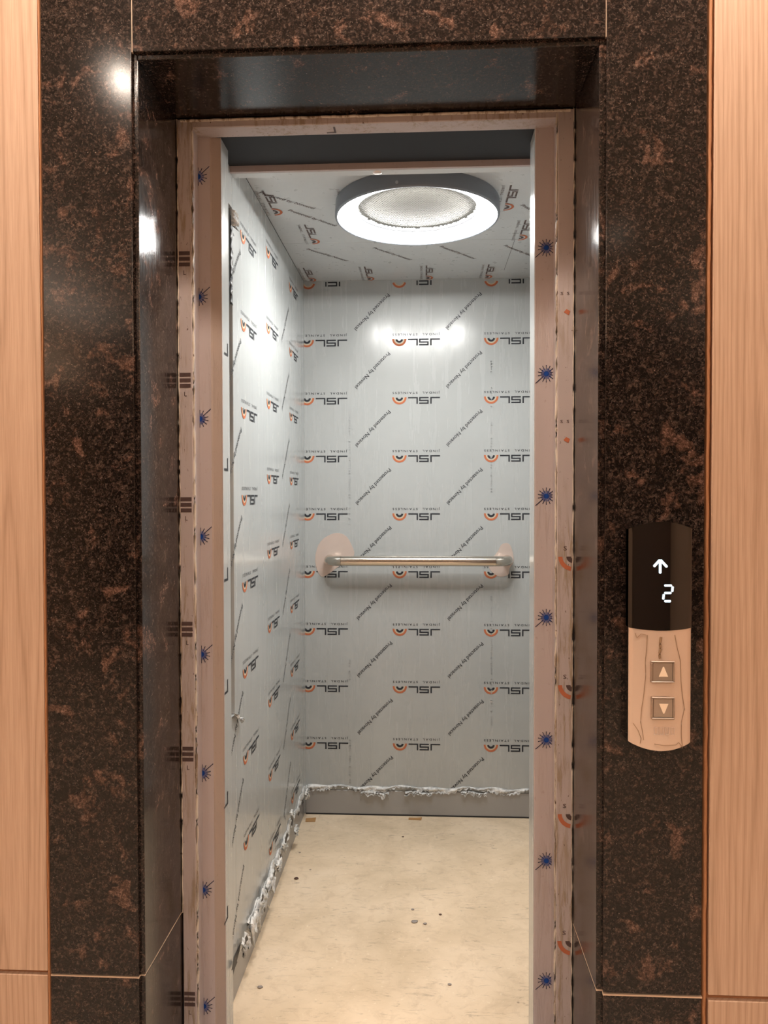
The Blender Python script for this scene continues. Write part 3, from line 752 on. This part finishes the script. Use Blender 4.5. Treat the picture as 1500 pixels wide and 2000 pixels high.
# ================================================================== litter on the car floor
def scrap(px_, py_, w_, d_, rz, label):
    p = at(px_, py_, 2, 0); rn = random.Random(px_); e = empty('cardboard_scrap', (p.x, p.y, 0), label, 'scrap', None)
    pts = [(-w_ / 2, -d_ / 2), (w_ * .45, -d_ * .55), (w_ / 2, d_ * .3), (w_ * .1, d_ / 2), (-w_ * .5, d_ * .4)]
    c, s = math.cos(rz), math.sin(rz)
    MB().prism([(p.x + c * a - s * b, p.y + s * a + c * b, .0008 + .004 * (i == 2)) for i, (a, b) in enumerate(pts)], (0, 0, .002)).build('sheet', M['card'], e)
    return e
scrap(607, 1602, .040, .032, .1, 'brown cardboard scrap on the floor in the back left corner of the car')
scrap(811, 1600, .052, .018, -.05, 'brown cardboard sliver on the floor by the middle of the back skirting')
def crumb(px_, py_, r_, m, label, fl_=.6):
    p = at(px_, py_, 2, 0); rn = random.Random(int(px_ * 7 + py_)); b = MB(); n = 10; vs = []; fs = []
    for jn in range(6):
        ph = PI * jn / 5
        for k in range(n):
            a = 2 * PI * k / n; rr = r_ * (.8 + .35 * rn.random()) * math.sin(ph)
            vs.append((p.x + rr * math.cos(a) * 1.3, p.y + rr * math.sin(a), r_ * fl_ * (1 - math.cos(ph)) / 1.0 + .0))
    for jn in range(5):
        for k in range(n): fs.append((jn * n + k, jn * n + (k + 1) % n, (jn + 1) * n + (k + 1) % n, (jn + 1) * n + k))
    o = b.add(vs, fs, 0, True).build('pebble', M[m])
    me = o.data
    for v in me.vertices: v.co -= Vector((p.x, p.y, 0))
    o.location = (p.x, p.y, 0); tag(o, label, 'pebble'); return o
crumb(579, 1717, .006, 'stone', 'dark brown pebble on the floor close to the left skirting', .5)
crumb(810, 1801, .0085, 'stone2', 'largest flat grey crumb near the middle of the car floor', .25)
crumb(830, 1805, .0045, 'stone2', 'small grey crumb just right of the largest grey crumb', .4)
crumb(806, 1777, .0042, 'stone2', 'small grey crumb just behind the largest grey crumb', .4)
crumb(860, 1787, .0035, 'stone', 'tiny dark speck of grit right of the grey crumbs', .5)
crumb(508, 1929, .0055, 'stone2', 'grey crumb on the floor nearest the left door jamb', .4)
crumb(878, 1924, .004, 'stone2', 'small grey crumb on the front middle of the car floor', .5)
crumb(787, 1635, .0035, 'stone', 'tiny dark speck of grit before the back skirting', .5)

# ================================================================== hall behind the camera
hf = MB().box(-3, 3, -4, YF + .012, -.05, 0).build('floor', M['hallfloor']); tag(hf, 'hall floor in front of the lift', kind='structure')
sl = MB().box(RL, RR, YF + .012, YB + .03, -.03, 0).build('trim_2', M['skirt']); tag(sl, 'metal threshold of the lift doorway', kind='structure')
hc = MB().box(-3, 3, -4, YF + .15, HZ, HZ + .05).build('ceiling', M['paint']); tag(hc, 'painted hall ceiling in front of the lift', kind='structure')
for nm, bx_, lb in (('wall_rear', (-3, 3, -4.1, -4, 0, HZ), 'dark brown hall wall opposite the lift'), ('wall_hall_left', (-3.1, -3, -4, YF + .15, 0, HZ), 'beige hall wall left of the lift'), ('wall_hall_right', (3, 3.1, -4, YF + .15, 0, HZ), 'beige hall wall right of the lift')):
    tag(MB().box(*bx_).build(nm, M['rear' if nm == 'wall_rear' else 'hallwall']), lb, kind='structure')
words = ['nearest the lift on the left', 'close above the call panel side', 'close above the left granite slab', 'added for the jambs, centred just before the lift doorway', 'in the right middle of the hall', 'in the left middle of the hall', 'by the rear hall wall']
for (x, y), wt, wd in zip(HALL, HALL_W, words):
    e = empty('ceiling_downlight', (x, y, HZ), 'small round recessed hall downlight ' + wd, 'downlight', 'downlights in the hall ceiling')
    MB().lathe([(.030, -.001), (.045, -.006), (.052, -.004), (.053, 0)], (x, y, HZ), 32).build('ring', M['trimring'], e)
    MB().lathe([(0, -.0008), (.030, -.001)], (x, y, HZ), 24).build('lens', M['spot'], e)
    ld = bpy.data.lights.new('lamp', 'SPOT'); ld.energy = wt; ld.color = WARM; ld.spot_size = 2.5; ld.spot_blend = .6; ld.shadow_soft_size = .03
    lo = bpy.data.objects.new('bulb', ld); C.objects.link(lo); lo.parent = e; lo.location = (0, 0, -.03)

for sx in (-1, 1):  # unseen uplights, added to brighten the ceiling that hazes the granite
    e = empty('fill_light', (sx * 2.99, -1.3, 2.17), 'added long uplight trough on the hall wall ' + ('left' if sx < 0 else 'right') + ' of the lift', 'cove light')
    b = MB().box(sx * 2.88, sx * 2.995, -3.8, 1.2, 2.15, 2.165).box(sx * 2.88, sx * 2.89, -3.8, 1.2, 2.165, 2.22); b.build('trough', M['trimring'], e)
    ld = bpy.data.lights.new('fill', 'AREA'); ld.shape = 'RECTANGLE'; ld.size = .08; ld.size_y = 4.8; ld.energy = FILL_W; ld.color = (1, .88, .76)
    lo = bpy.data.objects.new('fill_strip', ld); C.objects.link(lo); lo.parent = e; lo.location = (-sx * .05, 0, .02); lo.rotation_euler = (PI, 0, 0)
